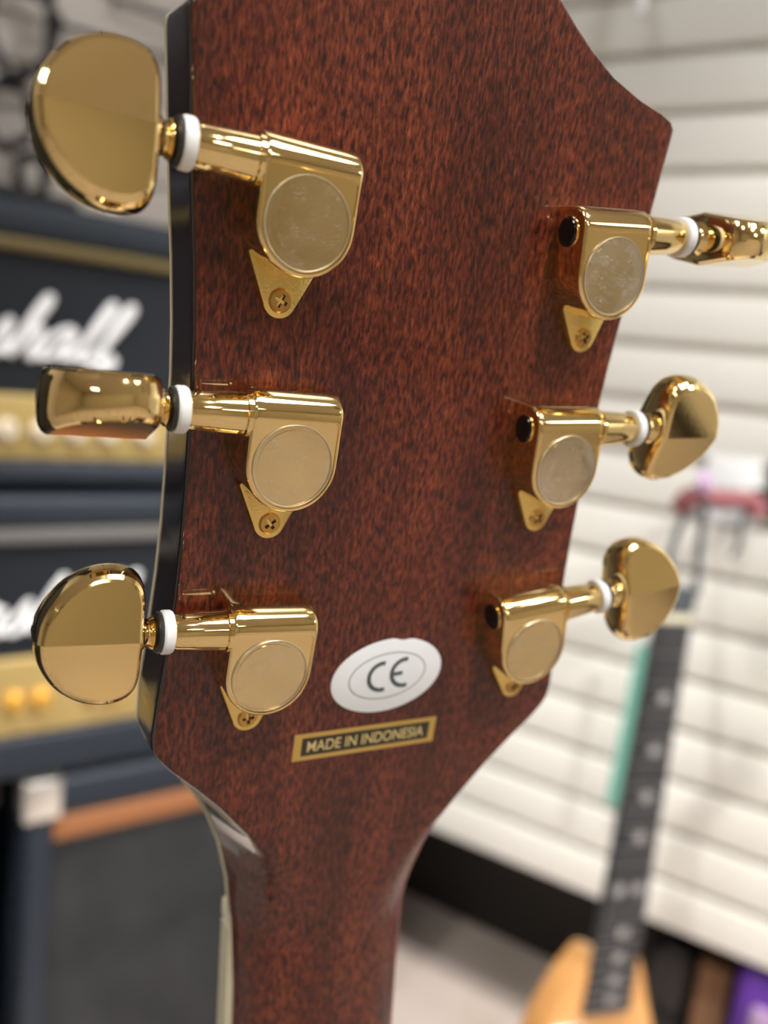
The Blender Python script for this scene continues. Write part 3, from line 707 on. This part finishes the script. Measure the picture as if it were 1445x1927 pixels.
for k in range(6):
    x = -.0165 + .0066*k
    MB().tube([(x, .012, .0035), (x*1.25, -FLN*1.25, .010)], .0004, 5).build('string', M_FRET, gb)
bl = [(0, .055), (.022, .060), (.034, .066), (.046, .050), (.060, .012), (.085, -.05), (.105, -.11), (.098, -.17), (.100, -.23), (.085, -.285), (.045, -.31), (0, -.315),
      (-.045, -.31), (-.088, -.285), (-.104, -.23), (-.098, -.17), (-.098, -.10), (-.082, -.03), (-.060, .020), (-.040, .050), (-.024, .064)]
bl2 = [Vector((p.x, p.y - FLN)) for p in catmull(bl, 4, True)]
MB().prism(bl2, -.045, -.005, .006).build('body', M_NATURAL, gb)
pk = MB().box(-.072, -.028, -FLN-.045, -FLN-.012, -.006, .002, .004).build('pickup', M_CHROME, gb)
MB().box(-.04, .04, -FLN-.20, -FLN-.15, -.006, .006, .003).build('bridge', M_CHROME, gb)
# padded hook that carries it, with two thin straps
def on_wall(px, py, off=0.0):
    d = ray(px, py); return Vector((0, 0, HC)) + d * ((DW - off) / d.dot(NW))
hk = on_wall(1372, 925, .0)
hg = empty('wall_hanger', frame(hk, XW), 'maroon padded wall hanger holding the small guitar', 'hanger')
HI = FW.inverted()
MB().box(-.035, .035, -.004, 0, -.045, .045, .002).build('plate', M_CLEAR, hg)
HL = frame(hk, XW).inverted()
a0 = HL @ at_y(1300, 935, .93); a1 = HL @ at_y(1415, 945, .95)
mid = (a0 + a1)/2
MB().tube(catmull([(0, -.004, 0), (0, -.06, .002), mid], 6), .006, 8).build('arm', M_STEEL, hg)
MB().tube(catmull([a0 + Vector((-.008, 0, -.016)), a0, mid, a1, a1 + Vector((.008, 0, -.016))], 6), .0115, 12).build('padded_yoke', M_MAROON, hg)
MB().lathe([(-.004, .012), (.004, .012), (.006, .008)], 16, Matrix.Translation(a0 + Vector((.012, -.008, .018)))).build('end_cap', M_LILAC, hg)
Mw = MG.inverted()
for (p0, p1, p2) in (((1318, 925), (1275, 1000), (1250, 1085)), ((1330, 935), (1318, 1010), (1310, 1120))):
    q = [HL @ at_y(*p, .925) for p in (p0, p1)] + [HL @ (Nn + (Vector(at_y(*p2, .915)) - Nn)*1.0)]
    MB().tube(catmull(q, 6), .0042, 8).build('strap', M_STEEL, hg)
# dark second hanger piece at the right frame edge and a hanging hook
c = on_wall(1470, 945, .12)
e = empty('wall_hanger', frame(on_wall(1490, 930), XW), 'black padded wall hanger cut by the right frame edge', 'hanger')
L2 = frame(on_wall(1490, 930), XW).inverted(); q = L2 @ c
MB().box(-.03, .03, -.004, 0, -.04, .04, .002).build('plate', M_METAL, e)
MB().tube([(0, -.002, 0), q], .006, 8).build('arm', M_METAL, e)
MB().tube(catmull([q + Vector((-.03, 0, -.004)), q, q + Vector((.05, 0, .012))], 5), .016, 12).build('padded_yoke', M_METAL, e)
hp = on_wall(1402, 985)
e = empty('slatwall_hook', frame(hp, XW), 'small grey hook hanging below the maroon hanger', 'hook')
MB().tube(catmull([(0, 0, .02), (0, -.02, .02), (0, -.03, .0), (0, -.03, -.03), (-.006, -.03, -.042)], 5), .0035, 8).build('wire', M_STEEL, e)
MB().box(-.008, .008, -.003, 0, .008, .032, .001).build('plate', M_STEEL, e)
hp = on_wall(1212, -50, .0); HK = frame(hp, XW)
e = empty('slatwall_hook', HK, 'white plastic hook tip at the top right', 'hook')
t1, t2 = HK.inverted() @ on_wall(1208, -30, .06), HK.inverted() @ on_wall(1203, 26, .065)
MB().tube(catmull([(0, -.002, 0), (0, -.03, .004), t1, t2], 6), .0085, 12).build('rod', M_CLEAR, e)
MB().box(-.014, .014, -.003, 0, -.012, .03, .001).build('plate', M_CLEAR, e)
# teal card strip behind the neck
A, B = on_wall(1212, 1215, .03), on_wall(1150, 1515, .03)
e = empty('card_strip', frame(Vector((B.x, B.y, B.z)), XW), 'narrow teal card strip hanging on the slat wall beside the fretboard', 'card')
ht = A.z - B.z; top = frame(B, XW).inverted() @ A
MB().add([(-.009, 0, 0), (.009, 0, 0), (top.x+.009, 0, ht), (top.x-.009, 0, ht), (-.009, .0015, 0), (.009, .0015, 0), (top.x+.009, .0015, ht), (top.x-.009, .0015, ht)],
         [(0, 1, 2, 3), (4, 7, 6, 5), (0, 4, 5, 1), (1, 5, 6, 2), (2, 6, 7, 3), (3, 7, 4, 0)]).build('card', M_TEAL, e, smooth=False)
MB().tube([(top.x, .0, ht-.004), (top.x, .031, ht+.004)], .0015, 6).build('peg', M_STEEL, e)

# ---- things on the floor by the wall, lower right
def on_floor(px, py):
    d = ray(px, py); return Vector((0, 0, HC)) + d * (-HC / d.z)
d = ray(1262, 1885); g = Vector((0, 0, HC)) + d * (1.22 / d.y)
FS = frame(Vector((g.x, g.y, 0)), XW)
e = empty('black_gig_bag', FS, 'soft black bag standing on the floor below the slat wall', 'bag')
zt = (at_y(1262, 1765, 1.22)).z
MB().box(-.045, .034, -.03, .045, 0, zt, .028).build('bag', M_RUBBER, e)
MB().tube([(-.02, 0, zt-.004), (-.015, 0, zt+.02), (.015, 0, zt+.02), (.02, 0, zt-.004)], .005, 8).build('handle', M_RUBBER, e)
MB().box(-.035, .025, -.038, -.025, zt*.2, zt*.6, .01).build('pocket', M_METAL, e)
d = ray(1345, 1900); g = Vector((0, 0, HC)) + d * (1.16 / d.y)
e = empty('cardboard_box', frame(Vector((g.x, g.y, 0)), XW), 'plain brown cardboard box between the black bag and the violet bag', 'box')
zt = at_y(1345, 1812, 1.16).z
MB().box(-.030, .014, -.02, .04, 0, zt, .002).build('carton', M_BROWN, e)
MB().box(-.030, -.009, -.021, .041, zt, zt+.002).build('flap', M_BROWN, e, smooth=False); MB().box(-.007, .014, -.021, .041, zt, zt+.002).build('flap', M_BROWN, e, smooth=False)
d = ray(1432, 1900); g = Vector((0, 0, HC)) + d * (1.10 / d.y)
e = empty('violet_bag', frame(Vector((g.x, g.y, 0)), XW), 'violet fabric bag with a lilac pocket at the lower right corner', 'bag')
zt = at_y(1432, 1818, 1.10).z
MB().box(-.036, .09, -.03, .05, 0, zt, .016).build('bag', M_PURPLE, e)
MB().box(-.012, .08, -.042, -.026, .03, at_y(1440, 1872, 1.1).z, .01).build('pocket', M_LILAC, e)
MB().tube([(.0, .01, zt-.004), (.005, .01, zt+.03), (.05, .01, zt+.03), (.055, .01, zt-.004)], .006, 8).build('handle', M_PURPLE, e)
